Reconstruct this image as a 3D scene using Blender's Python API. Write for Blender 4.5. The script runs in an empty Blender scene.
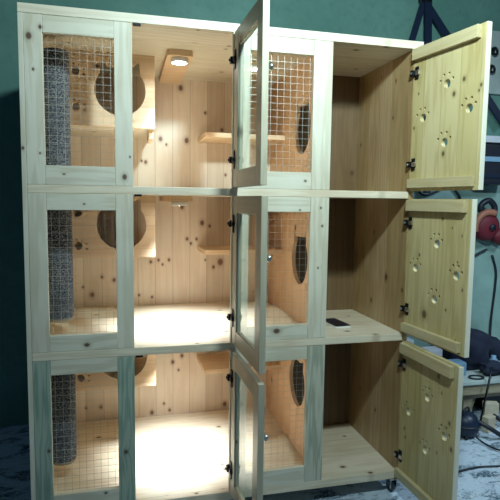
import bpy, bmesh, math, random
from mathutils import Vector, Matrix
random.seed(7)
S = bpy.context.scene
COL = S.collection
PI = math.pi
BZ = 0.07                      # the cabinet stands this high on its casters

# ------------------------------------------------------------------ materials
def nt(name):
    m = bpy.data.materials.new(name); m.use_nodes = True
    t = m.node_tree; t.nodes.clear()
    out = t.nodes.new('ShaderNodeOutputMaterial'); b = t.nodes.new('ShaderNodeBsdfPrincipled')
    t.links.new(b.outputs[0], out.inputs[0])
    return m, t, b
def N(t, kind, **kw):
    n = t.nodes.new(kind)
    for k, v in kw.items():
        if k.startswith('i_'): n.inputs[int(k[2:])].default_value = v
        else: setattr(n, k, v)
    return n
def math_(t, op, a, b=None, c=None):
    n = t.nodes.new('ShaderNodeMath'); n.operation = op
    for i, v in enumerate((a, b, c)):
        if v is None: continue
        if isinstance(v, (int, float)): n.inputs[i].default_value = v
        else: t.links.new(v, n.inputs[i])
    return n.outputs[0]
def mix(t, f, a, b, mode='MIX'):
    n = t.nodes.new('ShaderNodeMix'); n.data_type = 'RGBA'; n.blend_type = mode
    for i, v in ((0, f), (6, a), (7, b)):
        if isinstance(v, (int, float)): n.inputs[i].default_value = v
        elif isinstance(v, tuple): n.inputs[i].default_value = (*v, 1) if len(v) == 3 else v
        else: t.links.new(v, n.inputs[i])
    return n.outputs[2]
def maprange(t, v, a, b, c=0., d=1., smooth=True):
    n = t.nodes.new('ShaderNodeMapRange')
    n.interpolation_type = 'SMOOTHSTEP' if smooth else 'LINEAR'
    t.links.new(v, n.inputs[0])
    for i, x in enumerate((a, b, c, d)): n.inputs[i + 1].default_value = x
    return n.outputs[0]

def wood(name, light, dark, grain='Z', across='X', plank=0.0, knots=(), rand=0.25, contrast=1.0, ring=1.0, rough=.42, seed=0, knotcol=(.085, .03, .014), tone=.16, seam=.45):
    m, t, b = nt(name); L = t.links.new
    tc = N(t, 'ShaderNodeTexCoord'); sp = N(t, 'ShaderNodeSeparateXYZ'); L(tc.outputs['Object'], sp.inputs[0])
    ax = {'X': 0, 'Y': 1, 'Z': 2}
    other = [k for k in 'XYZ' if k not in (grain, across)][0]
    g, a, o = (sp.outputs[ax[k]] for k in (grain, across, other))
    pid = None
    if plank:
        q = math_(t, 'DIVIDE', math_(t, 'ADD', a, 10.013 + seed * .037), plank)
        pid = math_(t, 'FLOOR', q); fr = math_(t, 'FRACT', q)
        wn = N(t, 'ShaderNodeTexWhiteNoise', noise_dimensions='1D'); L(math_(t, 'ADD', pid, seed * 3.1), wn.inputs['W'])
        rnd = wn.outputs['Value']
        ga = math_(t, 'ADD', g, math_(t, 'MULTIPLY', rnd, 7.3))
        aa = math_(t, 'ADD', a, math_(t, 'MULTIPLY', rnd, 2.9))
    else:
        ga = math_(t, 'ADD', g, seed * 1.37); aa = math_(t, 'ADD', a, seed * .53)
    # distance to nearest listed knot, used for the knot and the swirl around it
    dist = None
    p2 = N(t, 'ShaderNodeCombineXYZ'); L(a, p2.inputs[0]); L(g, p2.inputs[1])
    for (ka, kg, kr) in knots:
        s = N(t, 'ShaderNodeVectorMath', operation='SUBTRACT'); L(p2.outputs[0], s.inputs[0]); s.inputs[1].default_value = (ka, kg, 0)
        s2 = N(t, 'ShaderNodeVectorMath', operation='MULTIPLY'); L(s.outputs[0], s2.inputs[0]); s2.inputs[1].default_value = (1.25 / kr, .95 / kr, 0)
        s3 = N(t, 'ShaderNodeVectorMath', operation='LENGTH'); L(s2.outputs[0], s3.inputs[0])
        dist = s3.outputs['Value'] if dist is None else math_(t, 'MINIMUM', dist, s3.outputs['Value'])
    if rand > 0:
        cv = N(t, 'ShaderNodeCombineXYZ'); L(math_(t, 'MULTIPLY', aa, 7.), cv.inputs[0]); L(math_(t, 'MULTIPLY', ga, 5.), cv.inputs[1]); cv.inputs[2].default_value = 0
        v = N(t, 'ShaderNodeTexVoronoi', voronoi_dimensions='2D'); L(cv.outputs[0], v.inputs['Vector']); v.inputs['Scale'].default_value = 1
        vs = N(t, 'ShaderNodeSeparateColor'); L(v.outputs['Color'], vs.inputs[0])
        on = math_(t, 'LESS_THAN', vs.outputs[0], rand)
        rr = math_(t, 'MULTIPLY_ADD', vs.outputs[1], .055, .018)
        d2 = math_(t, 'DIVIDE', v.outputs['Distance'], rr)
        d2 = math_(t, 'ADD', d2, math_(t, 'MULTIPLY', math_(t, 'SUBTRACT', 1., on), 99.))
        dist = d2 if dist is None else math_(t, 'MINIMUM', dist, d2)
    swirl = math_(t, 'POWER', 2.718, math_(t, 'MULTIPLY', dist, -.45)) if dist is not None else None
    base_a = math_(t, 'ADD', aa, math_(t, 'MULTIPLY', swirl, .02)) if swirl is not None else aa
    cv = N(t, 'ShaderNodeCombineXYZ'); L(base_a, cv.inputs[0]); L(o, cv.inputs[1]); L(math_(t, 'MULTIPLY', ga, .07), cv.inputs[2])
    n1 = N(t, 'ShaderNodeTexNoise'); L(cv.outputs[0], n1.inputs['Vector']); n1.inputs['Scale'].default_value = 16; n1.inputs['Detail'].default_value = 3
    rings = math_(t, 'SINE', math_(t, 'MULTIPLY', n1.outputs[0], 60. * ring))
    rings = maprange(t, rings, -.4, 1.)
    n2 = N(t, 'ShaderNodeTexNoise'); L(cv.outputs[0], n2.inputs['Vector']); n2.inputs['Scale'].default_value = 150; n2.inputs['Detail'].default_value = 2
    n3 = N(t, 'ShaderNodeTexNoise'); L(tc.outputs['Object'], n3.inputs['Vector']); n3.inputs['Scale'].default_value = 5; n3.inputs['Detail'].default_value = 3
    f = math_(t, 'ADD', math_(t, 'MULTIPLY', rings, .42 * contrast), math_(t, 'MULTIPLY', n2.outputs[0], .3 * contrast))
    f = math_(t, 'ADD', f, math_(t, 'MULTIPLY', maprange(t, n3.outputs[0], .35, .7), .25))
    c = mix(t, f, light, dark)
    if pid is not None:
        hv = N(t, 'ShaderNodeHueSaturation'); L(c, hv.inputs['Color']); L(math_(t, 'MULTIPLY_ADD', rnd, tone * 2, 1 - tone), hv.inputs['Value'])
        L(math_(t, 'MULTIPLY_ADD', rnd, -.2, 1.08), hv.inputs['Saturation'])
        c = hv.outputs[0]
        edge = math_(t, 'MINIMUM', fr, math_(t, 'SUBTRACT', 1., fr))
        sm = maprange(t, edge, .0, .0022 / plank)
        c = mix(t, math_(t, 'MULTIPLY', math_(t, 'SUBTRACT', 1., sm), seam), c, (.16, .07, .03))
    if dist is not None:
        halo = maprange(t, dist, 2.6, 1., 0., .35); c = mix(t, halo, c, tuple(x * .55 for x in dark))
        k = maprange(t, dist, 1.3, .6); c = mix(t, math_(t, 'MULTIPLY', k, .9), c, knotcol)
    L(c, b.inputs['Base Color'])
    b.inputs['Roughness'].default_value = rough
    bp = N(t, 'ShaderNodeBump'); bp.inputs['Strength'].default_value = .12; bp.inputs['Distance'].default_value = .002
    L(n2.outputs[0], bp.inputs['Height']); L(bp.outputs[0], b.inputs['Normal'])
    return m

def plain(name, col, rough=.5, metal=0., var=.12, scale=30., spec=.5, bump=0.):
    m, t, b = nt(name)
    tc = N(t, 'ShaderNodeTexCoord'); n = N(t, 'ShaderNodeTexNoise'); t.links.new(tc.outputs['Object'], n.inputs['Vector'])
    n.inputs['Scale'].default_value = scale; n.inputs['Detail'].default_value = 4
    c = mix(t, n.outputs[0], tuple(min(1, x * (1 + var)) for x in col), tuple(x * (1 - var * 1.6) for x in col))
    t.links.new(c, b.inputs['Base Color'])
    b.inputs['Roughness'].default_value = rough; b.inputs['Metallic'].default_value = metal; b.inputs['Specular IOR Level'].default_value = spec
    if bump:
        bp = N(t, 'ShaderNodeBump'); bp.inputs['Strength'].default_value = bump; bp.inputs['Distance'].default_value = .004
        t.links.new(n.outputs[0], bp.inputs['Height']); t.links.new(bp.outputs[0], b.inputs['Normal'])
    return m

FRK = [(0.033, 1.697, 0.0115), (0.069, 1.728, 0.0069), (0.044, 1.591, 0.0049), (0.335, 1.244, 0.0098), (0.199, 0.649, 0.0091), (0.006, 1.332, 0.0056), (1.006, 1.245, 0.005), (0.902, 0.665, 0.0126), (0.929, 0.624, 0.0056), (0.064, 0.27, 0.0065), (0.33, 0.238, 0.0081), (1.072, 1.143, 0.0047), (1.079, 1.073, 0.0051), (1.066, 0.909, 0.0039), (0.059, 1.317, 0.0037), (0.134, 1.249, 0.0037), (0.198, 1.148, 0.0037), (0.987, 1.134, 0.0039), (0.354, 1.314, 0.0037), (1.238, 1.786, 0.0068), (0.257, 0.088, 0.0059), (1.098, 0.373, 0.0051)]
BKK = [(0.514, 1.471, 0.0115), (0.543, 1.444, 0.0068), (0.645, 1.468, 0.0131), (0.44, 1.354, 0.0093), (0.421, 1.359, 0.0062), (0.74, 1.611, 0.0074), (0.615, 1.727, 0.0138), (0.827, 1.529, 0.0096), (0.848, 1.3, 0.0074), (0.726, 1.05, 0.0125), (0.766, 1.034, 0.0083), (0.648, 0.967, 0.0084), (0.668, 0.943, 0.0073), (0.697, 0.966, 0.0073), (0.824, 0.844, 0.0179), (0.788, 0.818, 0.0089), (0.744, 0.856, 0.0053), (0.502, 0.859, 0.0078), (0.522, 0.836, 0.0063), (0.555, 0.859, 0.0078), (0.463, 0.85, 0.0083), (0.403, 0.68, 0.0074), (0.622, 1.131, 0.0104), (0.468, 0.668, 0.0068), (0.574, 0.318, 0.0098), (0.622, 0.349, 0.0098), (0.604, 0.273, 0.0066), (0.465, 0.052, 0.0112), (0.528, 0.096, 0.0067), (0.557, 0.058, 0.0079), (0.854, 0.066, 0.0131), (0.173, 0.688, 0.0137), (0.222, 0.778, 0.0084), (0.28, 0.761, 0.0105), (0.131, 0.729, 0.0068), (0.135, 0.106, 0.0073), (0.207, 0.105, 0.01)]
LWK = [(0.135, 1.676, 0.0069), (0.555, 1.563, 0.0158), (0.281, 1.032, 0.0071), (0.155, 0.842, 0.0137), (0.019, 0.807, 0.0087), (0.148, 1.526, 0.0068), (0.209, 0.215, 0.0074), (0.286, 0.714, 0.0096)]
CEK = [(0.079, 1.235, 0.0109), (0.01, 1.329, 0.0099), (0.347, 1.363, 0.0079), (0.016, 0.594, 0.0062), (0.17, 0.738, 0.0076), (0.213, 0.734, 0.0069)]
DK = [[(0.216, 1.557, 0.0067), (0.26, 1.6, 0.0061), (0.337, 1.565, 0.0045), (0.329, 1.548, 0.0036), (0.031, 1.591, 0.0033), (0.012, 1.461, 0.004)],
      [(0.126, 0.737, 0.0121), (0.206, 1.11, 0.0048), (0.259, 1.079, 0.003), (0.31, 1.054, 0.003), (0.324, 0.865, 0.0036), (0.081, 0.964, 0.0045), (0.293, 0.96, 0.003), (0.245, 0.778, 0.0036)],
      [(0.242, 0.529, 0.0061), (0.314, 0.379, 0.0054), (0.331, 0.289, 0.0061), (0.037, 0.238, 0.0042), (0.046, 0.204, 0.0042), (0.252, 0.239, 0.003)]]
FL, FD = (.74, .70, .58), (.50, .44, .30)        # pale planed boards of the front
IL, ID = (.79, .67, .53), (.63, .43, .28)        # inner pine lining
DL, DD = (.62, .52, .27), (.43, .33, .14)        # litter doors
M = {}
M['front_z'] = wood('pale_pine_upright', FL, FD, 'Z', 'X', 0, FRK, .0, .8, .6)
M['front_x'] = wood('pale_pine_crosswise', FL, FD, 'X', 'Z', 0, [(k[1], k[0], k[2]) for k in FRK], .0, .8, .6, seed=2)
M['stile'] = wood('figured_pine_upright', (.44, .50, .40), (.17, .26, .20), 'Z', 'X', 0, [(0.064, 0.27, 0.0065), (0.33, 0.238, 0.0081)], .0, 1.15, .9, seed=5)
M['stile2'] = wood('figured_pale_pine_upright', (.62, .60, .48), (.25, .28, .20), 'Z', 'X', 0, [], .0, 1.15, .9, seed=8)
M['shelf'] = wood('shelf_board_pine', (.78, .69, .53), (.59, .45, .29), 'X', 'Y', .145, CEK, .12, .8, .8, seed=3, tone=.1, seam=.35)
M['top'] = wood('top_board_pine', (.76, .69, .54), (.56, .46, .31), 'X', 'Y', .145, CEK, .12, .7, .7, seed=3, tone=.08)
M['back'] = wood('pine_lining_back', IL, ID, 'Z', 'X', .088, BKK, .0, .5, .5, seed=4, tone=.14, seam=.5, rough=.3, knotcol=(.17, .06, .03))
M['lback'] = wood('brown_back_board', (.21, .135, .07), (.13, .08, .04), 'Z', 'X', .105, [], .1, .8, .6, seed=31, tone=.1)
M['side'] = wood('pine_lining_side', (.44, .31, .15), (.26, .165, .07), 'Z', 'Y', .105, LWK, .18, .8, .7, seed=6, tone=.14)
M['panel'] = wood('pine_lining_crosswise', (.80, .58, .36), (.60, .36, .17), 'X', 'Z', .1, [], .1, .6, .7, seed=9, tone=.08, seam=.25)
M['part'] = wood('pine_partition', (.80, .54, .33), (.60, .34, .16), 'Z', 'Y', .11, [], .15, .5, .7, seed=11, tone=.1, seam=.3)
M['small'] = wood('pine_small_piece', (.80, .58, .36), (.58, .34, .17), 'X', 'Z', 0, [], .0, .6, .7, seed=12)
for i in range(3):
    M['door%d' % i] = wood('pine_litter_door', DL, DD, 'Z', 'X', .09, [(k[0], k[1], k[2] * 1.35) for k in DK[2 - i]], .14, .95, .6, seed=20 + i, tone=.11, seam=.3, knotcol=(.10, .06, .02))
M['dooredge'] = wood('pine_door_edge_pale', (.80, .76, .62), (.66, .60, .45), 'Z', 'X', 0, [], 0, .5, .6, seed=41)  # free edge of the litter doors, paler than their faces
M['batten'] = wood('pine_batten', (.57, .48, .28), (.42, .32, .15), 'X', 'Z', 0, [], .0, .6, .7, seed=15)
M['gdoor'] = wood('pine_door_frame', (.50, .46, .34), (.33, .30, .20), 'Z', 'X', 0, [], .12, .6, .7, seed=16)
M['gdoorh'] = wood('pine_door_frame_crosswise', (.50, .46, .34), (.33, .30, .20), 'X', 'Z', 0, [], .12, .6, .7, seed=17)
M['bench'] = wood('worn_bench_timber', (.38, .33, .22), (.22, .17, .10), 'X', 'Z', 0, [], .1, .9, .8, seed=18)
M['offcut'] = wood('offcut_timber', (.62, .55, .42), (.45, .37, .24), 'X', 'Z', 0, [], 0, .7, .8, seed=19)
M['black'] = plain('black_metal', (.015, .017, .022), .35, .6)
M['blackp'] = plain('black_plastic', (.012, .016, .028), .45)
M['steel'] = plain('brushed_steel', (.62, .63, .62), .28, 1.)
M['wire'] = plain('galvanised_wire', (.60, .57, .52), .42, .7)
M['puck'] = plain('white_plastic', (.8, .8, .76), .4)
M['phone'] = plain('phone_screen', (.006, .008, .02), .3, spec=.15)
M['navy'] = plain('navy_fabric', (.012, .018, .045), .85, var=.4, bump=.4)
M['navyp'] = plain('dark_blue_plastic', (.008, .018, .045), .42)
M['red'] = plain('dark_red_plastic', (.16, .012, .025), .6)
M['orange'] = plain('faded_orange_plastic', (.42, .16, .10), .5)
M['purple'] = plain('purple_print', (.14, .08, .24), .5, var=.5, scale=60)
M['white'] = plain('white_card', (.62, .64, .70), .6)
M['skyblue'] = plain('pale_blue_card', (.22, .38, .55), .5)
M['grey'] = plain('pale_grey_board', (.46, .54, .52), .8, var=.25, scale=8)
M['sheet'] = plain('pale_teal_sheet', (.30, .47, .43), .6, var=.3, scale=6)
M['cord'] = plain('black_rubber', (.010, .016, .024), .5)
M['rubber'] = plain('caster_rubber', (.02, .03, .045), .5)
M['core'] = plain('cut_wood_end', (.35, .28, .2), .7)

def sisal():
    m, t, b = nt('grey_sisal_rope'); L = t.links.new
    tc = N(t, 'ShaderNodeTexCoord'); n = N(t, 'ShaderNodeTexNoise'); L(tc.outputs['Object'], n.inputs['Vector'])
    n.inputs['Scale'].default_value = 170; n.inputs['Detail'].default_value = 3
    n2 = N(t, 'ShaderNodeTexNoise'); L(tc.outputs['Object'], n2.inputs['Vector']); n2.inputs['Scale'].default_value = 14
    c = mix(t, maprange(t, n.outputs[0], .4, .62), (.03, .04, .06), (.26, .27, .27))
    c = mix(t, maprange(t, n2.outputs[0], .4, .75, 0, .4), c, (.04, .045, .07))
    L(c, b.inputs['Base Color']); b.inputs['Roughness'].default_value = .95
    bp = N(t, 'ShaderNodeBump'); bp.inputs['Strength'].default_value = .6; bp.inputs['Distance'].default_value = .003
    L(n.outputs[0], bp.inputs['Height']); L(bp.outputs[0], b.inputs['Normal'])
    return m
M['sisal'] = sisal()
def glass():
    m = bpy.data.materials.new('clear_glass'); m.use_nodes = True; t = m.node_tree; t.nodes.clear(); L = t.links.new
    out = t.nodes.new('ShaderNodeOutputMaterial'); tr = t.nodes.new('ShaderNodeBsdfTransparent'); gl = t.nodes.new('ShaderNodeBsdfGlossy')
    mx = t.nodes.new('ShaderNodeMixShader'); fr = t.nodes.new('ShaderNodeFresnel'); fr.inputs[0].default_value = 1.5
    tr.inputs[0].default_value = (.93, .97, .95, 1); gl.inputs['Roughness'].default_value = .03
    tc = N(t, 'ShaderNodeTexCoord'); n = N(t, 'ShaderNodeTexNoise'); L(tc.outputs['Object'], n.inputs['Vector']); n.inputs['Scale'].default_value = 9
    L(maprange(t, n.outputs[0], .3, .7, .02, .06), gl.inputs['Roughness'])
    ge = t.nodes.new('ShaderNodeNewGeometry'); L(math_(t, 'MULTIPLY', fr.outputs[0], math_(t, 'SUBTRACT', 1., ge.outputs['Backfacing'])), mx.inputs[0]); L(tr.outputs[0], mx.inputs[1]); L(gl.outputs[0], mx.inputs[2]); L(mx.outputs[0], out.inputs[0])
    return m
M['glass'] = glass()
def led():
    m, t, b = nt('led_lens'); b.inputs['Base Color'].default_value = (1, 1, 1, 1)
    b.inputs['Emission Color'].default_value = (1, .95, .85, 1); b.inputs['Emission Strength'].default_value = 45
    return m
M['led'] = led()
def wallmat():
    m, t, b = nt('teal_painted_plaster'); L = t.links.new
    tc = N(t, 'ShaderNodeTexCoord'); n = N(t, 'ShaderNodeTexNoise'); L(tc.outputs['Object'], n.inputs['Vector']); n.inputs['Scale'].default_value = 2.2; n.inputs['Detail'].default_value = 6
    n2 = N(t, 'ShaderNodeTexNoise'); L(tc.outputs['Object'], n2.inputs['Vector']); n2.inputs['Scale'].default_value = 25; n2.inputs['Detail'].default_value = 3
    c = mix(t, maprange(t, n.outputs[0], .3, .72), (.095, .225, .185), (.14, .29, .245))
    c = mix(t, maprange(t, n2.outputs[0], .45, .75, 0, .3), c, (.06, .16, .15))
    L(c, b.inputs['Base Color']); b.inputs['Roughness'].default_value = .7
    bp = N(t, 'ShaderNodeBump'); bp.inputs['Strength'].default_value = .3; bp.inputs['Distance'].default_value = .01
    L(n2.outputs[0], bp.inputs['Height']); L(bp.outputs[0], b.inputs['Normal'])
    return m
M['wall'] = wallmat()
def floormat():
    m, t, b = nt('concrete_with_sawdust'); L = t.links.new
    tc = N(t, 'ShaderNodeTexCoord'); mp = N(t, 'ShaderNodeMapping'); L(tc.outputs['Object'], mp.inputs[0]); mp.inputs['Scale'].default_value = (1, 2.2, 1); mp.inputs['Rotation'].default_value = (0, 0, .5)
    n = N(t, 'ShaderNodeTexNoise'); L(mp.outputs[0], n.inputs['Vector']); n.inputs['Scale'].default_value = 6; n.inputs['Detail'].default_value = 9; n.inputs['Roughness'].default_value = .68; n.inputs['Distortion'].default_value = .8
    n2 = N(t, 'ShaderNodeTexNoise'); L(tc.outputs['Object'], n2.inputs['Vector']); n2.inputs['Scale'].default_value = 90; n2.inputs['Detail'].default_value = 4
    c = mix(t, maprange(t, n.outputs[0], .38, .52), (.06, .11, .16), (.50, .60, .70))
    c = mix(t, maprange(t, n2.outputs[0], .52, .66, 0, .7), c, (.66, .72, .78))
    L(c, b.inputs['Base Color']); b.inputs['Roughness'].default_value = .8
    bp = N(t, 'ShaderNodeBump'); bp.inputs['Strength'].default_value = .5; bp.inputs['Distance'].default_value = .008
    L(n.outputs[0], bp.inputs['Height']); L(bp.outputs[0], b.inputs['Normal'])
    return m
M['floor'] = floormat()

# ------------------------------------------------------------------ mesh helpers
class MB:
    def __init__(s): s.bm = bmesh.new(); s.mats = []
    def mi(s, m):
        if m not in s.mats: s.mats.append(m)
        return s.mats.index(m)
    def merge(s, bm, m, smooth=False):
        i = s.mi(m)
        for f in bm.faces: f.material_index = i; f.smooth = smooth
        me = bpy.data.meshes.new('tmp'); bm.to_mesh(me); bm.free(); s.bm.from_mesh(me); bpy.data.meshes.remove(me)
        return s
    def box(s, x0, x1, y0, y1, z0, z1, m, bev=.0015, rot=None, seg=2):
        bm = bmesh.new(); bmesh.ops.create_cube(bm, size=1)
        c = Vector(((x0 + x1) / 2, (y0 + y1) / 2, (z0 + z1) / 2))
        for v in bm.verts: v.co = Vector((v.co.x * (x1 - x0), v.co.y * (y1 - y0), v.co.z * (z1 - z0)))
        if bev: bmesh.ops.bevel(bm, geom=bm.edges[:], offset=min(bev, .45 * min(x1 - x0, y1 - y0, z1 - z0)), segments=seg, affect='EDGES', profile=.6)
        for v in bm.verts: v.co = (rot @ v.co if rot else v.co) + c
        return s.merge(bm, m)
    def lathe(s, prof, m, axis='Z', at=(0, 0, 0), seg=28, smooth=True):
        bm = bmesh.new(); rings = []
        for (r, h) in prof:
            rings.append([bm.verts.new((r * math.cos(2 * PI * k / seg), r * math.sin(2 * PI * k / seg), h)) for k in range(seg)] if r > 1e-6 else [bm.verts.new((0, 0, h))])
        for a, b_ in zip(rings, rings[1:]):
            for k in range(seg):
                k2 = (k + 1) % seg
                if len(a) == 1 and len(b_) == 1: continue
                if len(a) == 1: bm.faces.new((a[0], b_[k], b_[k2]))
                elif len(b_) == 1: bm.faces.new((a[k], b_[0], a[k2]))
                else: bm.faces.new((a[k], b_[k], b_[k2], a[k2]))
        R = {'Z': Matrix(), 'X': Matrix.Rotation(PI / 2, 4, 'Y'), 'Y': Matrix.Rotation(-PI / 2, 4, 'X')}[axis] if isinstance(axis, str) else Vector((0, 0, 1)).rotation_difference(Vector(axis)).to_matrix().to_4x4()
        bmesh.ops.recalc_face_normals(bm, faces=bm.faces[:])
        bmesh.ops.transform(bm, matrix=Matrix.Translation(at) @ R, verts=bm.verts[:])
        return s.merge(bm, m, smooth)
    def tube(s, pts, r, m, seg=8, r2=None, smooth=True, spline=True):
        P = [Vector(p) for p in pts]
        if spline and len(P) > 2:
            Q = []
            for i in range(len(P) - 1):
                p0 = P[max(i - 1, 0)]; p1 = P[i]; p2 = P[i + 1]; p3 = P[min(i + 2, len(P) - 1)]
                for k in range(6):
                    u = k / 6; Q.append(.5 * ((2 * p1) + (-p0 + p2) * u + (2 * p0 - 5 * p1 + 4 * p2 - p3) * u * u + (-p0 + 3 * p1 - 3 * p2 + p3) * u ** 3))
            Q.append(P[-1]); P = Q
        bm = bmesh.new(); rings = []; n = None
        for i, p in enumerate(P):
            t = (P[min(i + 1, len(P) - 1)] - P[max(i - 1, 0)]).normalized()
            if n is None: n = t.orthogonal().normalized()
            n = (n - t * n.dot(t)).normalized(); b = t.cross(n)
            rr = r if r2 is None else r + (r2 - r) * i / (len(P) - 1)
            rings.append([bm.verts.new(p + rr * (math.cos(2 * PI * k / seg) * n + math.sin(2 * PI * k / seg) * b)) for k in range(seg)])
        for a, c in zip(rings, rings[1:]):
            for k in range(seg): bm.faces.new((a[k], a[(k + 1) % seg], c[(k + 1) % seg], c[k]))
        bm.faces.new(rings[0][::-1]); bm.faces.new(rings[-1])
        bmesh.ops.recalc_face_normals(bm, faces=bm.faces[:])
        return s.merge(bm, m, smooth)
    def plate(s, outline, holes, th, m, frame):
        """solid plate with real holes; 2D points, frame maps (a, b, depth) to 3D"""
        cu = bpy.data.curves.new('tmp', 'CURVE'); cu.dimensions = '2D'; cu.fill_mode = 'BOTH'; cu.extrude = th / 2
        for poly in [outline] + list(holes):
            sp = cu.splines.new('POLY'); sp.points.add(len(poly) - 1)
            for i, (x, y) in enumerate(poly): sp.points[i].co = (x, y, 0, 1)
            sp.use_cyclic_u = True
        ob = bpy.data.objects.new('tmp', cu); COL.objects.link(ob)
        dg = bpy.context.evaluated_depsgraph_get(); dg.update()
        me = bpy.data.meshes.new_from_object(ob.evaluated_get(dg))
        bm = bmesh.new(); bm.from_mesh(me)
        bpy.data.objects.remove(ob); bpy.data.curves.remove(cu); bpy.data.meshes.remove(me)
        bmesh.ops.remove_doubles(bm, verts=bm.verts[:], dist=1e-6)
        for v in bm.verts: v.co = Vector(frame(v.co.x, v.co.y, v.co.z + th / 2))
        bmesh.ops.recalc_face_normals(bm, faces=bm.faces[:])
        return s.merge(bm, m)
    def blob(s, c, r, m, rough=.12, sub=3, seed=0):
        bm = bmesh.new(); bmesh.ops.create_icosphere(bm, subdivisions=sub, radius=1)
        rn = random.Random(seed); ph = [rn.uniform(0, 6) for _ in range(6)]
        for v in bm.verts:
            d = v.co.normalized()
            k = 1 + rough * (math.sin(3 * d.x + ph[0]) * math.cos(4 * d.y + ph[1]) + .6 * math.sin(7 * d.z + 5 * d.x + ph[2]) + .35 * math.sin(13 * d.y - 9 * d.z + ph[3]))
            e = [math.copysign(abs(q) ** .75, q) for q in d]
            v.co = Vector((c[0] + e[0] * r[0] * k, c[1] + e[1] * r[1] * k, max(c[2] + e[2] * r[2] * k, c[2] - r[2] * .9)))
        return s.merge(bm, m, True)
    def build(s, name, parent=None, origin=(0, 0, 0)):
        me = bpy.data.meshes.new(name)
        if origin != (0, 0, 0): bmesh.ops.translate(s.bm, vec=-Vector(origin), verts=s.bm.verts[:])
        s.bm.to_mesh(me); s.bm.free()
        for m in s.mats: me.materials.append(m)
        o = bpy.data.objects.new(name, me); COL.objects.link(o); o.location = origin
        if parent: o.parent = parent
        return o
def tag(o, label=None, cat=None, group=None, kind=None):
    if label: o['label'] = label
    if cat: o['category'] = cat
    if group: o['group'] = group
    if kind: o['kind'] = kind
    return o
def empty(name, loc, rz=0.):
    o = bpy.data.objects.new(name, None); COL.objects.link(o); o.location = loc; o.rotation_euler = (0, 0, rz); o.empty_display_size = .05
    return o
def rect(a0, a1, b0, b1): return [(a0, b0), (a1, b0), (a1, b1), (a0, b1)]
def circ(a, b, r, n=28): return [(a + r * math.cos(2 * PI * k / n), b + r * math.sin(2 * PI * k / n)) for k in range(n)]
def cat_head(a, b, r, low=1.0, wide=1.0, flip=1):
    """cat head outline: two pointed ears on top and a rounded face that narrows downward"""
    pts = []
    for k in range(41):                       # face from right ear foot clockwise to left ear foot
        an = math.radians(38) - math.radians(256) * k / 40
        y = math.sin(an); x = math.cos(an)
        if y < 0: y *= low
        pts.append((a + flip * x * r * wide, b + y * r))
    # left ear, brow, right ear
    pts += [(a - flip * .76 * r * wide, b + 1.08 * r), (a - flip * .70 * r * wide, b + 1.11 * r), (a - flip * .46 * r * wide, b + .90 * r), (a - flip * .25 * r * wide, b + .90 * r),
            (a + flip * .25 * r * wide, b + .90 * r), (a + flip * .46 * r * wide, b + .90 * r), (a + flip * .70 * r * wide, b + 1.11 * r), (a + flip * .76 * r * wide, b + 1.08 * r)]
    return pts

# ------------------------------------------------------------------ setting
tag(MB().box(-3.2, 5.2, -4.5, 1.2, -.1, 0, M['floor'], 0).build('floor'), kind='structure')
tag(MB().box(-3.2, 5.2, 1.05, 1.2, 0, 3.4, M['wall'], 0).build('wall_back'), kind='structure')

# ------------------------------------------------------------------ the cabinet
cab = empty('cat_cabinet', (0, 0, BZ))
tag(cab, 'three-tier pale pine cat cabinet with wire windows, glass doors and litter compartments, standing on casters', 'cat cabinet')
def P(mb, name): return mb.build(name, cab)
XC, XD, XE, XF, XG, XH, XR = .3638, .7189, .785, 1.0301, 1.1059, 1.4473, 1.4673
DEP = .78
FLO = [.0335, .6288, 1.2118]; CEI = [.5995, 1.1842, 1.7695]
WT = [.5451, 1.1266, 1.7121]; WB = [.0995, .6862, 1.2777]
P(MB().box(0, 1.487, -.001, DEP + .02, 1.7695, 1.80, M['top'], .002), 'top_board')
P(MB().box(0, .016, 0, DEP, 0, 1.7695, M['front_z'], .0015), 'side_panel')
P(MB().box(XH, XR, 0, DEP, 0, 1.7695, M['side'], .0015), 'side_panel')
for a, b in ((0, .0335), (.5995, .6288), (1.1842, 1.2118)):
    P(MB().box(.0165, XH - .0005, 0, DEP, a, b, M['shelf'], .002), 'shelf_board')
for a, b in zip(FLO, CEI):
    P(MB().box(.0165, XG - .018, DEP, DEP + .014, a, b, M['back'], 0), 'back_panel')
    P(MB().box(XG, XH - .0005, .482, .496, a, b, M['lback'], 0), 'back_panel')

def wire_mesh(x0, x1, z0, z1, y, parent):
    mb = MB(); p = .0255; r = .00043
    n = int((x1 - x0) / p); off = (x1 - x0 - n * p) / 2
    for k in range(n + 1):
        x = x0 + off + k * p; mb.box(x - r, x + r, y - r, y + r, z0 - .012, z1 + .012, M['wire'], 0)
    n = int((z1 - z0) / p); off = (z1 - z0 - n * p) / 2
    for k in range(n + 1):
        z = z0 + off + k * p; mb.box(x0 - .012, x1 + .012, y + r, y + 3 * r, z - r, z + r, M['wire'], 0)
    return mb.build('wire_mesh', parent)
def window(xo0, xi0, xi1, xo1, i, stile_l, stile_r, rail):
    f, c = FLO[i] + .0006, CEI[i] - .0006
    mb = MB(); e = .0005
    mb.box(xo0, xi0, 0, .02, f, c, stile_l, .0016); mb.box(xi1, xo1, 0, .02, f, c, stile_r, .0016)
    mb.box(xi0 + e, xi1 - e, 0.0004, .02, WT[i], c, rail, .0016); mb.box(xi0 + e, xi1 - e, 0.0004, .02, f, WB[i], rail, .0016)
    o = P(mb, 'window_frame')
    wire_mesh(xi0, xi1, WB[i], WT[i], .0212, o)
    return o
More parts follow.
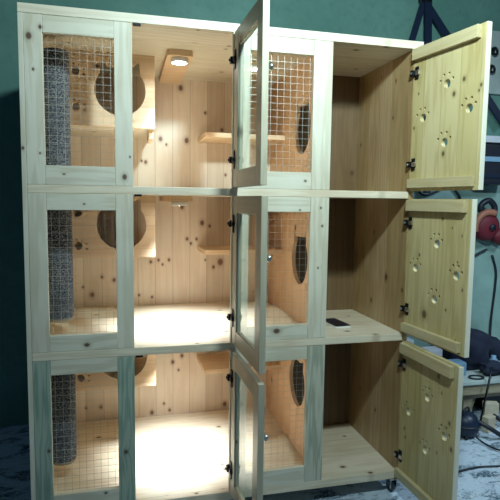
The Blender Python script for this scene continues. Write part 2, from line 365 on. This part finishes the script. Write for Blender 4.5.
for i in range(3):
    st = M['stile'] if i == 0 else M['front_z']
    window(.0165, .0747, .3038, XC, i, st, st, M['front_x'])
    window(XD + .001, XE, XF, XG, i, M['front_z'], M['stile2'] if i == 0 else M['front_z'], M['front_x'])
    # magnet catch at the corner of the door opening
    P(MB().box(XC + .004, XC + .030, .001, .016, CEI[i] - .007, CEI[i], M['black'], .001), 'magnet_catch')

# partition between the living space and the litter compartment, with a cat head opening
hz = [.357, .918, 1.492]
for i in range(3):
    f, c = FLO[i], CEI[i]
    hole = cat_head(.282, hz[i], .104, 1.14, 1.0)
    P(MB().plate(rect(.0225, DEP, f, c), [hole], .018, M['part'], lambda a, b, d: (XG - .018 + d, a, b)), 'partition_panel')

# hideout in the back left corner: front board with a cat head opening and paw prints, and its floor
for i in range(3):
    f, c = FLO[i], CEI[i]
    zb = [.338, .917, 1.4685][i]; ch = [.478, 1.056, 1.620][i]
    holes = [cat_head(.3215, ch, .104, 1.0, 1.0)]
    for pz in ([.394, .53], [.968, 1.107], [1.543, 1.687])[i]:
        holes.append(circ(.144, pz, .0165, 20))
        for (dx, dz) in ((-.006, .028), (.016, .026), (.034, .010), (.034, -.013)):
            if pz + dz < c - .01: holes.append(circ(.144 + dx, pz + dz, .0048, 8))
    hp = P(MB().plate(rect(.0165, .4638, zb, c), holes, .014, M['panel'], lambda a, b, d: (a, .395 + d, b)), 'hideout_front')
    P(MB().box(.0165, .462, .4095, DEP, zb, zb + .016, M['shelf'], .001), 'hideout_floor')
    P(MB().box(.4478, .4630, .4095, .64, zb + .016, c, M['panel'], .001), 'hideout_light_block')  # unseen board added to block light and darken the inside of the hideout
    if i == 2: P(MB().box(.440, .458, .43, .62, zb - .040, zb, M['small'], .002), 'shelf_bracket')
# climbing shelf in the back right corner
for i in range(3):
    zt = [.352, .932, 1.481][i]
    sh = P(MB().box(.700, XG - .0185, .52, DEP, zt - .022, zt, M['small'], .002), 'climbing_shelf')
# light arm on the ceiling of each tier with a round lamp
for i in range(3):
    c = CEI[i]
    pts = [(.508, DEP), (.508, .285)]
    pts += [(.508 + .018 * (1 - math.cos(t)), .285 - .018 * math.sin(t)) for t in (.5, 1.0, PI / 2)]
    pts += [(.594 + .018 * math.sin(t), .285 - .018 * math.cos(t)) for t in (0, .5, 1.0, PI / 2)]
    pts += [(.612, DEP)]
    arm = P(MB().plate(pts, [], .024, M['small'], lambda a, b, d: (a, b, c - .024 + d)), 'lamp_arm')
    lamp = MB().lathe([(0, 0), (.034, 0), (.036, -.003), (.036, -.016), (.030, -.018)], M['puck'], 'Z', (.560, .315, c - .024)).build('lamp_housing', arm)
    MB().lathe([(.030, -.0175), (0, -.0185)], M['led'], 'Z', (.560, .315, c - .024)).build('lamp_lens', arm)
# scratching posts wound with sisal
def rope_profile(r, z0, z1, pitch=.0085):
    pr = [(0, z0), (r - .004, z0)]; n = int((z1 - z0) / pitch); p = (z1 - z0) / n
    for k in range(n):
        for q in (0., .25, .5, .75): pr.append((r + .0022 * math.sin(PI * q) if q else r - .0028, z0 + (k + q) * p))
    pr += [(r - .004, z1), (0, z1)]
    return pr
for i in range(3):
    z0 = [.112, .690, 1.262][i]; z1 = z0 + .455
    z1 = min(z1, CEI[i] - .045)
    post = P(MB().lathe(rope_profile(.0475, z0 + .012, z1), M['sisal'], 'Z', (.087, .235, 0)), 'scratching_post')
    MB().lathe([(0, z0), (.044, z0), (.046, z0 + .002), (.046, z0 + .012), (0, z0 + .012)], M['core'], 'Z', (.087, .235, 0)).build('post_end', post)
    MB().box(.016, .050, .225, .245, z0 + .08, z0 + .12, M['small'], .001).build('post_mount', post)

# glass doors
GW, GT = .362, .021
def hinge(parent, x, z, h, mat_arm, cupmat):
    mb = MB()
    mb.box(x - .013, x + .005, -.0045, .0005, z - h, z + h, mat_arm, .001)
    mb.box(x - .030, x - .010, -.016, -.002, z - .012, z + .012, mat_arm, .003)
    mb.box(x - .008, x + .014, -.010, -.0005, z - .009, z + .009, cupmat, .003)
    mb.lathe([(0, -.008), (.0045, -.008), (.005, -.006), (.005, 0), (0, 0)], cupmat, 'Y', (x - .020, -.012, z), 12)
    return mb.build('hinge', parent)
gl_ang = [1.6, 1.7, 1.0]
dz = [(.0355, .5975), (.6308, 1.1822), (1.2138, 1.7675)]
for i in range(3):
    z0, z1 = dz[i]; fw = .058; e = .0005
    mb = MB()
    mb.box(0, fw, 0, GT, z0, z1, M['gdoor'], .0018); mb.box(GW - fw, GW, 0, GT, z0, z1, M['gdoor'], .0018)
    mb.box(fw + e, GW - fw - e, .0004, GT, z1 - fw, z1, M['gdoorh'], .0018); mb.box(fw + e, GW - fw - e, .0004, GT, z0, z0 + fw, M['gdoorh'], .0018)
    for bx in ((fw - .001, GW - fw + .001, z1 - fw - .004, z1 - fw + .001), (fw - .001, GW - fw + .001, z0 + fw - .001, z0 + fw + .004)):
        mb.box(bx[0], bx[1], .0055, .0095, bx[2], bx[3], M['front_x'], .0008)
    for bx in ((fw - .001, fw + .004), (GW - fw - .004, GW - fw + .001)):
        mb.box(bx[0], bx[1], .0055, .0095, z0 + fw, z1 - fw, M['front_z'], .0008)
    d = P(mb, 'glass_door')
    d.location = (XD + .003, -.012, 0); d.rotation_euler = (0, 0, -(PI / 2 - math.radians(gl_ang[i])))
    MB().box(fw - .003, GW - fw + .003, .0098, .0128, z0 + fw - .003, z1 - fw + .003, M['glass'], 0).build('glass_pane', d)
    MB().lathe([(0, 0), (.0055, 0), (.0055, .009), (.0085, .012), (.0125, .017), (.0125, .022), (.009, .026), (0, .0275)], M['steel'], 'Y', (GW - .045, GT, z1 - .195), 24).build('knob', d)
    for hzz in (z1 - .100, z0 + .100): hinge(d, .018, hzz, .033, M['black'], M['black'])

# litter doors with paw prints cut through
LW, LT = .352, .019
lt_ang = [2.0, 5.2, 9.0]
for i in range(3):
    z0, z1 = dz[i]; z0 = z0 if i else .005
    mid = [.32, .911, 1.495][i]
    holes = []
    for (px, pz) in ((.180, mid + .105), (.290, mid), (.061, mid), (.180, mid - .105)):
        holes.append(circ(px, pz, .0165, 22))
        for (dx, dz2) in ((-.034, .014), (-.018, .034), (.008, .035), (.027, .015)): holes.append(circ(px + dx, pz + dz2, .0060, 10))
    d = P(MB().plate(rect(0, LW - .004, z0, z1), holes, LT, M['door%d' % i], lambda a, b, dd: (a, dd, b)).box(LW - .004, LW, 0, LT, z0, z1, M['dooredge'], .0008), 'litter_door')
    d.location = (XH + .001, -.003, 0); d.rotation_euler = (0, 0, -(PI / 2 - math.radians(lt_ang[i])))
    MB().box(.004, .328, -.019, -.0003, z1 - .047, z1 - .004, M['batten'], .002).build('door_batten', d)
    MB().box(.004, .332, -.019, -.0003, z0 + .012, z0 + .048, M['batten'], .002).build('door_batten', d)
    for hzz in (z1 - .095, z0 + .105): hinge(d, .022, hzz, .024, M['black'], M['steel'])

# casters
for (cx, cy) in ((1.438, .018), (.06, .05), (1.415, .72), (.06, .72)):
    mb = MB().box(cx - .025, cx + .025, cy - .025, cy + .025, -.004, 0, M['steel'], .001)
    mb.box(cx - .016, cx - .0125, cy - .014, cy + .022, -.046, -.003, M['steel'], .001); mb.box(cx + .0125, cx + .016, cy - .014, cy + .022, -.046, -.003, M['steel'], .001)
    c = P(mb, 'caster')
    MB().lathe([(0, -.011), (.016, -.011), (.024, -.010), (.0265, -.007), (.0265, .007), (.024, .010), (.016, .011), (0, .011)], M['rubber'], 'X', (cx, cy + .012, -.0435)).build('wheel', c)
    MB().lathe([(0, -.0128), (.008, -.0128), (.008, .0128), (0, .0128)], M['steel'], 'X', (cx, cy + .012, -.0435), 16).build('axle', c)

# phone lying on the middle litter shelf
ph = empty('mobile_phone', (1.236, .205, BZ + .6290), math.radians(-84))
tag(ph, 'black mobile phone in a pale case lying on the middle litter compartment floor', 'phone')
def rrect(w, h, r, n=5):
    pts = []
    for cx, cy, a in ((w - r, h - r, 0), (-w + r, h - r, PI / 2), (-w + r, -h + r, PI), (w - r, -h + r, 3 * PI / 2)):
        for k in range(n + 1): pts.append((cx + r * math.cos(a + PI / 2 * k / n), cy + r * math.sin(a + PI / 2 * k / n)))
    return pts
MB().plate(rrect(.074, .038, .010), [], .0075, M['puck'], lambda a, b, d: (a, b, d)).build('case', ph)
MB().plate(rrect(.0725, .0365, .009), [], .0012, M['phone'], lambda a, b, d: (a, b, .0076 + d)).build('screen', ph)

# ------------------------------------------------------------------ right background
bn = empty('workbench', (2.4, .8, 0)); tag(bn, 'low timber workbench dusted with sawdust against the wall, right of the cabinet', 'workbench')
def BP(mb, n): o = mb.build(n, bn); o.location = (-2.4, -.8, 0); return o
BP(MB().box(1.62, 3.6, .53, 1.045, .228, .25, M['grey'], .003), 'bench_top')
BP(MB().box(1.64, 3.6, .545, .575, .165, .2275, M['bench'], .003), 'front_rail')
BP(MB().box(1.64, 3.6, .580, .60, .130, .165, M['bench'], .003), 'lower_rail')
for x in (1.70, 2.20, 3.45):
    for y in (.58, .98): BP(MB().box(x, x + .06, y, y + .06, 0, .2275, M['bench'], .003), 'leg')
BP(MB().plate([(2.261, .03), (2.30, .13), (2.36, .165), (2.261, .165)], [], .02, M['bench'], lambda a, b, d: (a, .60 + d, b)), 'corner_brace')

b = MB().blob((2.36, .80, .365), (.125, .13, .125), M['navy'], .10, 4, 3).build('fabric_bag'); tag(b, 'slumped navy fabric bag sitting on the workbench', 'bag')
b = MB().blob((2.40, .605, .29), (.07, .045, .035), M['navy'], .16, 4, 8).build('folded_cloth'); tag(b, 'crumpled dark cloth lying on the workbench in front of the navy bag', 'cloth')
tag(MB().box(1.93, 2.005, .80, .87, .25, .425, M['white'], .004).build('white_box'), 'small upright white box on the workbench, seen between the litter doors', 'box')
t = MB().box(2.03, 2.16, .74, .82, .25, .375, M['white'], .004)
t.box(2.028, 2.162, .739, .821, .29, .335, M['purple'], .002); tag(t.build('printed_package'), 'white and purple printed package on the workbench beside the white box', 'package')
tag(MB().box(2.12, 2.24, .62, .70, .252, .33, M['skyblue'], .01).build('blue_package'), 'pale blue package on the workbench in front of the printed package', 'package')
t = MB().lathe([(0, 0), (.022, 0), (.024, .01), (.024, .05), (.014, .06), (.014, .075), (0, .076)], M['skyblue'], 'Z', (2.50, .72, .25)); tag(t.build('bottle'), 'small pale blue bottle on the workbench right of the navy bag', 'bottle')
tag(MB().box(2.44, 2.56, .66, .71, .25, .262, M['white'], .002, Matrix.Rotation(.3, 3, 'Z')).build('paper_stack'), 'white papers lying on the workbench next to the navy bag', 'paper')
for (x, y, r_, l) in ((2.27, .575, .030, 'flat black ring lying at the front edge of the bench top'),):
    pts = [(x + r_ * 1.4 * math.cos(a), y + r_ * math.sin(a), .2555) for a in [2 * PI * k / 14 for k in range(15)]]
    tag(MB().tube(pts, .005, M['cord'], 6).build('rubber_ring'), l, 'ring')

t = MB().blob((2.62, .90, .32), (.07, .09, .07), M['navy'], .14, 3, 21); tag(t.build('tool_pouch'), 'small dark pouch on the workbench against the wall, right of the big navy bag', 'pouch')
tag(MB().box(1.78, 1.92, .70, .86, .25, .36, M['purple'], .006).build('cardboard_carton'), 'purple carton on the left end of the workbench', 'carton')
cr = MB().box(2.42, 3.0, .68, 1.0, 0, .012, M['blackp'], .002)  # dark box added to fill the shaded space under the bench
for a in ((2.42, 3.0, .68, .69), (2.42, 3.0, .99, 1.0), (2.42, 2.43, .6905, .9895), (2.99, 3.0, .6905, .9895)): cr.box(a[0], a[1], a[2], a[3], .0125, .155, M['blackp'], .002)
tag(cr.build('shade_filler_crate'), 'open black crate shape added under the workbench to stand in for the shade there', 'crate')
# blue vacuum standing under the bench front
vc = empty('shop_vacuum', (2.095, .42, 0)); tag(vc, 'round dark blue workshop vacuum on the floor in front of the bench', 'vacuum cleaner')
MB().lathe([(0, .012), (.05, .012), (.066, .03), (.070, .05), (.068, .085), (.056, .112), (.034, .128), (.015, .133), (0, .133)], M['navyp'], 'Z', (0, 0, 0), 32).build('body', vc)
MB().lathe([(.069, .060), (.074, .062), (.074, .072), (.069, .074)], M['blackp'], 'Z', (0, 0, 0), 32).build('clamp_ring', vc)
MB().tube([(-.03, -.02, .125), (-.02, -.015, .150), (.02, .01, .150), (.03, .015, .125)], .006, M['blackp']).build('handle', vc)
MB().tube([(.055, -.03, .085), (.10, -.07, .06), (.17, -.09, .02), (.26, -.04, .02), (.275, .04, .03), (.235, .075, .06)], .012, M['blackp'], 10).build('hose', vc)
for k in range(3):
    a = k * 2 * PI / 3; MB().lathe([(0, -.006), (.012, -.006), (.012, .006), (0, .006)], M['blackp'], 'X', (.055 * math.cos(a), .055 * math.sin(a), .012), 12).build('wheel', vc)
tag(MB().tube([(2.321, .515, .331), (2.235, .485, .006)], .0055, M['black'], 8, spline=False).build('metal_rod'), 'thin dark rod leaning on the front edge of the bench', 'rod')
tag(MB().box(2.225, 2.29, .42, .46, 0, .085, M['offcut'], .003, Matrix.Rotation(.3, 3, 'Z')).build('wood_offcut'), 'pale upright wood offcut on the floor beside the vacuum hose', 'wood offcut', 'wood offcuts under the bench')
tag(MB().box(2.32, 2.40, .535, .575, .0, .11, M['offcut'], .003, Matrix.Rotation(-.3, 3, 'Z')).build('wood_offcut'), 'pale block of wood under the bench, rightmost of the offcuts', 'wood offcut', 'wood offcuts under the bench')
tag(MB().box(2.25, 2.31, .25, .285, 0.0, .03, M['offcut'], .003, Matrix.Rotation(.7, 3, 'Z')).build('wood_offcut'), 'small low wood offcut lying on the floor in front of the upright one', 'wood offcut', 'wood offcuts under the bench')
tag(MB().tube([(2.10, .335, .03), (2.12, .29, .012), (2.15, .215, .012), (2.26, .15, .012), (2.5, .12, .012)], .005, M['cord']).build('extension_cable'), 'black power cord on the floor running from the vacuum', 'power cord')
tag(MB().tube([(1.60, .10, .006), (1.74, .081, .006), (1.89, .102, .006), (2.0, .10, .006), (2.4, .02, .006)], .0045, M['cord']).build('floor_cable'), 'thin dark cable crossing the sawdust floor nearest the cabinet', 'cable')
# scattered wood chips
bm = bmesh.new(); rn = random.Random(4)
for _ in range(1600):
    x = rn.uniform(1.5, 3.0); y = rn.uniform(-.6, .5)
    if math.hypot(x - 2.095, y - .42) < .13: continue
    s = rn.uniform(.002, .007); a = rn.uniform(0, 6.28); h = rn.uniform(.001, .004)
    vs = [bm.verts.new((x + s * math.cos(a + q) * (1.6 if k % 2 else 1), y + s * math.sin(a + q), .0005 + (h if k < 2 else 0))) for k, q in enumerate((0, 1.4, 3.1, 4.6))]
    bm.faces.new(vs)
mb = MB(); mb.merge(bm, M['white']); tag(mb.build('sawdust'), 'pale wood chips scattered over the workshop floor', 'sawdust', kind='stuff')

# things on the back wall
tag(MB().box(2.10, 3.4, 1.036, 1.049, .255, 1.45, M['sheet'], .002).build('wall_sheet'), 'pale teal sheet covering the wall above the workbench', 'wall sheet')
pb = MB().box(2.50, 3.3, 1.025, 1.045, 1.94, 2.33, M['grey'], .003).build('wall_board'); tag(pb, 'pale grey board mounted on the wall beside the open top litter door', 'board')
for (x, z, l) in ((2.614, 2.195, 'black curled hook on the grey wall board, upper of two'), (2.600, 2.085, 'black curled hook on the grey wall board, lower of two')):
    t = MB().box(x - .012, x + .012, 1.019, 1.0245, z - .015, z + .03, M['black'], .002)
    pts = [(x - .012 + .022 * math.sin(a), 1.0 - .004 * a, z + .022 * math.cos(a)) for a in [k * .5 for k in range(9)]]
    t.tube([(x, 1.02, z + .022)] + pts, .007, M['black']); tag(t.build('wall_hook'), l, 'hook', 'black hooks on the wall board')
sh = MB().box(2.40, 3.3, .88, 1.045, 1.615, 1.655, M['white'], .003).build('wall_shelf'); tag(sh, 'white shelf fixed to the wall behind the top litter door', 'shelf')
t = MB().box(2.44, 2.72, .90, 1.04, 1.36, 1.61, M['blackp'], .012)
t.box(2.47, 2.69, .893, .899, 1.50, 1.53, M['skyblue'], .001); t.box(2.47, 2.69, .893, .899, 1.40, 1.42, M['navyp'], .001); tag(t.build('tool_case'), 'black tool case hanging under the white wall shelf', 'tool case')
# red circular power tool with its orange guard
pt = empty('power_tool', (2.60, .985, 1.09)); tag(pt, 'red and black hand-held power tool with a faded orange guard hanging on the wall', 'power tool')
MB().lathe([(0, .05), (.05, .05), (.085, .035), (.09, .0), (.085, -.03), (.05, -.045), (.022, -.05), (0, -.05)], M['red'], 'Y', (0, 0, 0), 32).build('body', pt)
pts = [(.105 * math.cos(a), -.035, .105 * math.sin(a) - .01) for a in [math.radians(d) for d in range(70, 200, 12)]]
MB().tube(pts, .022, M['orange'], 10).build('guard', pt)
MB().tube([(-.045, -.02, .085), (-.055, -.02, .14), (.0, -.02, .17), (.045, -.02, .13), (.04, -.02, .07)], .019, M['blackp'], 10).build('handle', pt)
MB().lathe([(0, 0), (.02, 0), (.018, .02), (0, .02)], M['blackp'], 'Y', (.01, -.065, 0), 16).build('hub', pt)
MB().lathe([(0, 0), (.045, .005), (.05, .05), (.04, .10), (0, .105)], M['red'], (.8, 0, -.6), (.06, 0, -.03), 20).build('motor', pt)
# cables
for nm, l, pts in (('hanging_cable', 'black cable looping down the wall below the power tool', [(2.65, 1.02, .94), (2.62, 1.02, .93), (2.58, 1.02, .91), (2.50, 1.02, .88), (2.42, 1.02, .92), (2.38, 1.02, 1.1)]),
                   ('hanging_cable', 'long black cable hanging straight down the wall to the bench', [(2.70, 1.03, .90), (2.735, 1.03, .80), (2.738, 1.03, .7), (2.72, 1.03, .45), (2.70, 1.0, .26)]),
                   ('hanging_cable', 'black cable sagging across the wall between the top and middle litter doors', [(2.08, 1.02, 1.36), (2.16, 1.02, 1.29), (2.25, 1.02, 1.31), (2.34, 1.02, 1.35), (2.41, 1.02, 1.30), (2.44, 1.02, 1.24)])):
    tag(MB().tube(pts, .008, M['cord']).build(nm), l, 'cable')
# dark trestle leaning on the wall
tr = empty('folding_trestle', (2.1, .98, 0)); tag(tr, 'dark folding trestle with spread legs hanging high on the wall behind the cabinet', 'trestle')
def bar(p, q, w, nm):
    p, q = Vector(p), Vector(q); d = q - p; L_ = d.length
    bm = bmesh.new(); bmesh.ops.create_cube(bm, size=1)
    for v in bm.verts: v.co = Vector((v.co.x * w, v.co.y * .022, v.co.z * L_))
    bmesh.ops.bevel(bm, geom=bm.edges[:], offset=.003, segments=2, affect='EDGES')
    R = Vector((0, 0, 1)).rotation_difference(d.normalized()).to_matrix().to_4x4()
    bmesh.ops.transform(bm, matrix=Matrix.Translation((p + q) / 2) @ R, verts=bm.verts[:])
    mb = MB(); mb.merge(bm, M['navyp']); return mb.build(nm, tr)
bar((0.0, .02, 2.47), (-.34, .03, 1.30), .035, 'leg')
bar((0.01, .0, 2.45), (.06, .0, 1.30), .045, 'leg')
bar((0.0, .035, 2.46), (.60, .005, 1.74), .045, 'leg')
MB().lathe([(0, -.03), (.03, -.03), (.03, .03), (0, .03)], M['black'], 'Y', (0, .01, 2.46), 20).build('hinge_knuckle', tr)

# ------------------------------------------------------------------ light
def light(name, kind, loc, energy, col, target=None, **kw):
    l = bpy.data.lights.new(name, kind); l.energy = energy; l.color = col
    for k, v in kw.items(): setattr(l, k, v)
    o = bpy.data.objects.new(name, l); COL.objects.link(o); o.location = loc
    if target: o.rotation_euler = (Vector(target) - Vector(loc)).to_track_quat('-Z', 'Y').to_euler()
    return o
light('work_lamp', 'AREA', (.87, -1.2, 2.2), 38, (.76, 1., 1.03), (1.3, 0, 2.15), shape='DISK', size=.14)
for i in range(3):
    light('cabinet_lamp', 'SPOT', (.560, .315, BZ + CEI[i] - .046), 62, (.88, .98, 1.06), (.555, .37, 0), spot_size=math.radians(84), spot_blend=.85, shadow_soft_size=.028)
light('floor_fill_light', 'AREA', (2.9, -.9, 2.5), 15, (.66, .86, 1.), (2.35, .2, 0), shape='DISK', size=.4, spread=math.radians(110))  # added fill light, brightens the right-hand floor, bench and wall
w = bpy.data.worlds.new('room_air'); S.world = w; w.use_nodes = True
bg = w.node_tree.nodes['Background']; bg.inputs[0].default_value = (.28, .52, .80, 1); bg.inputs[1].default_value = .09

# ------------------------------------------------------------------ camera
F = Vector((0.23905647, 0.96639796, -0.09448275)); R = Vector((0.97095511, -0.23890262, 0.01310398)); U = Vector((0.00990851, 0.0948711, 0.99544025))
cd = bpy.data.cameras.new('camera'); co = bpy.data.objects.new('camera', cd); COL.objects.link(co)
m = Matrix((R, U, -F)).transposed().to_4x4(); m.translation = Vector((.33, -1.8657, 1.1646 + BZ)); co.matrix_world = m
cd.sensor_width = 36; cd.lens = 36 * 512.18 / 500; cd.clip_start = .02
S.camera = co
S.view_settings.view_transform = 'Standard'; S.view_settings.look = 'None'; S.view_settings.gamma = 1; S.view_settings.use_curve_mapping = False
S.view_settings.exposure = 0
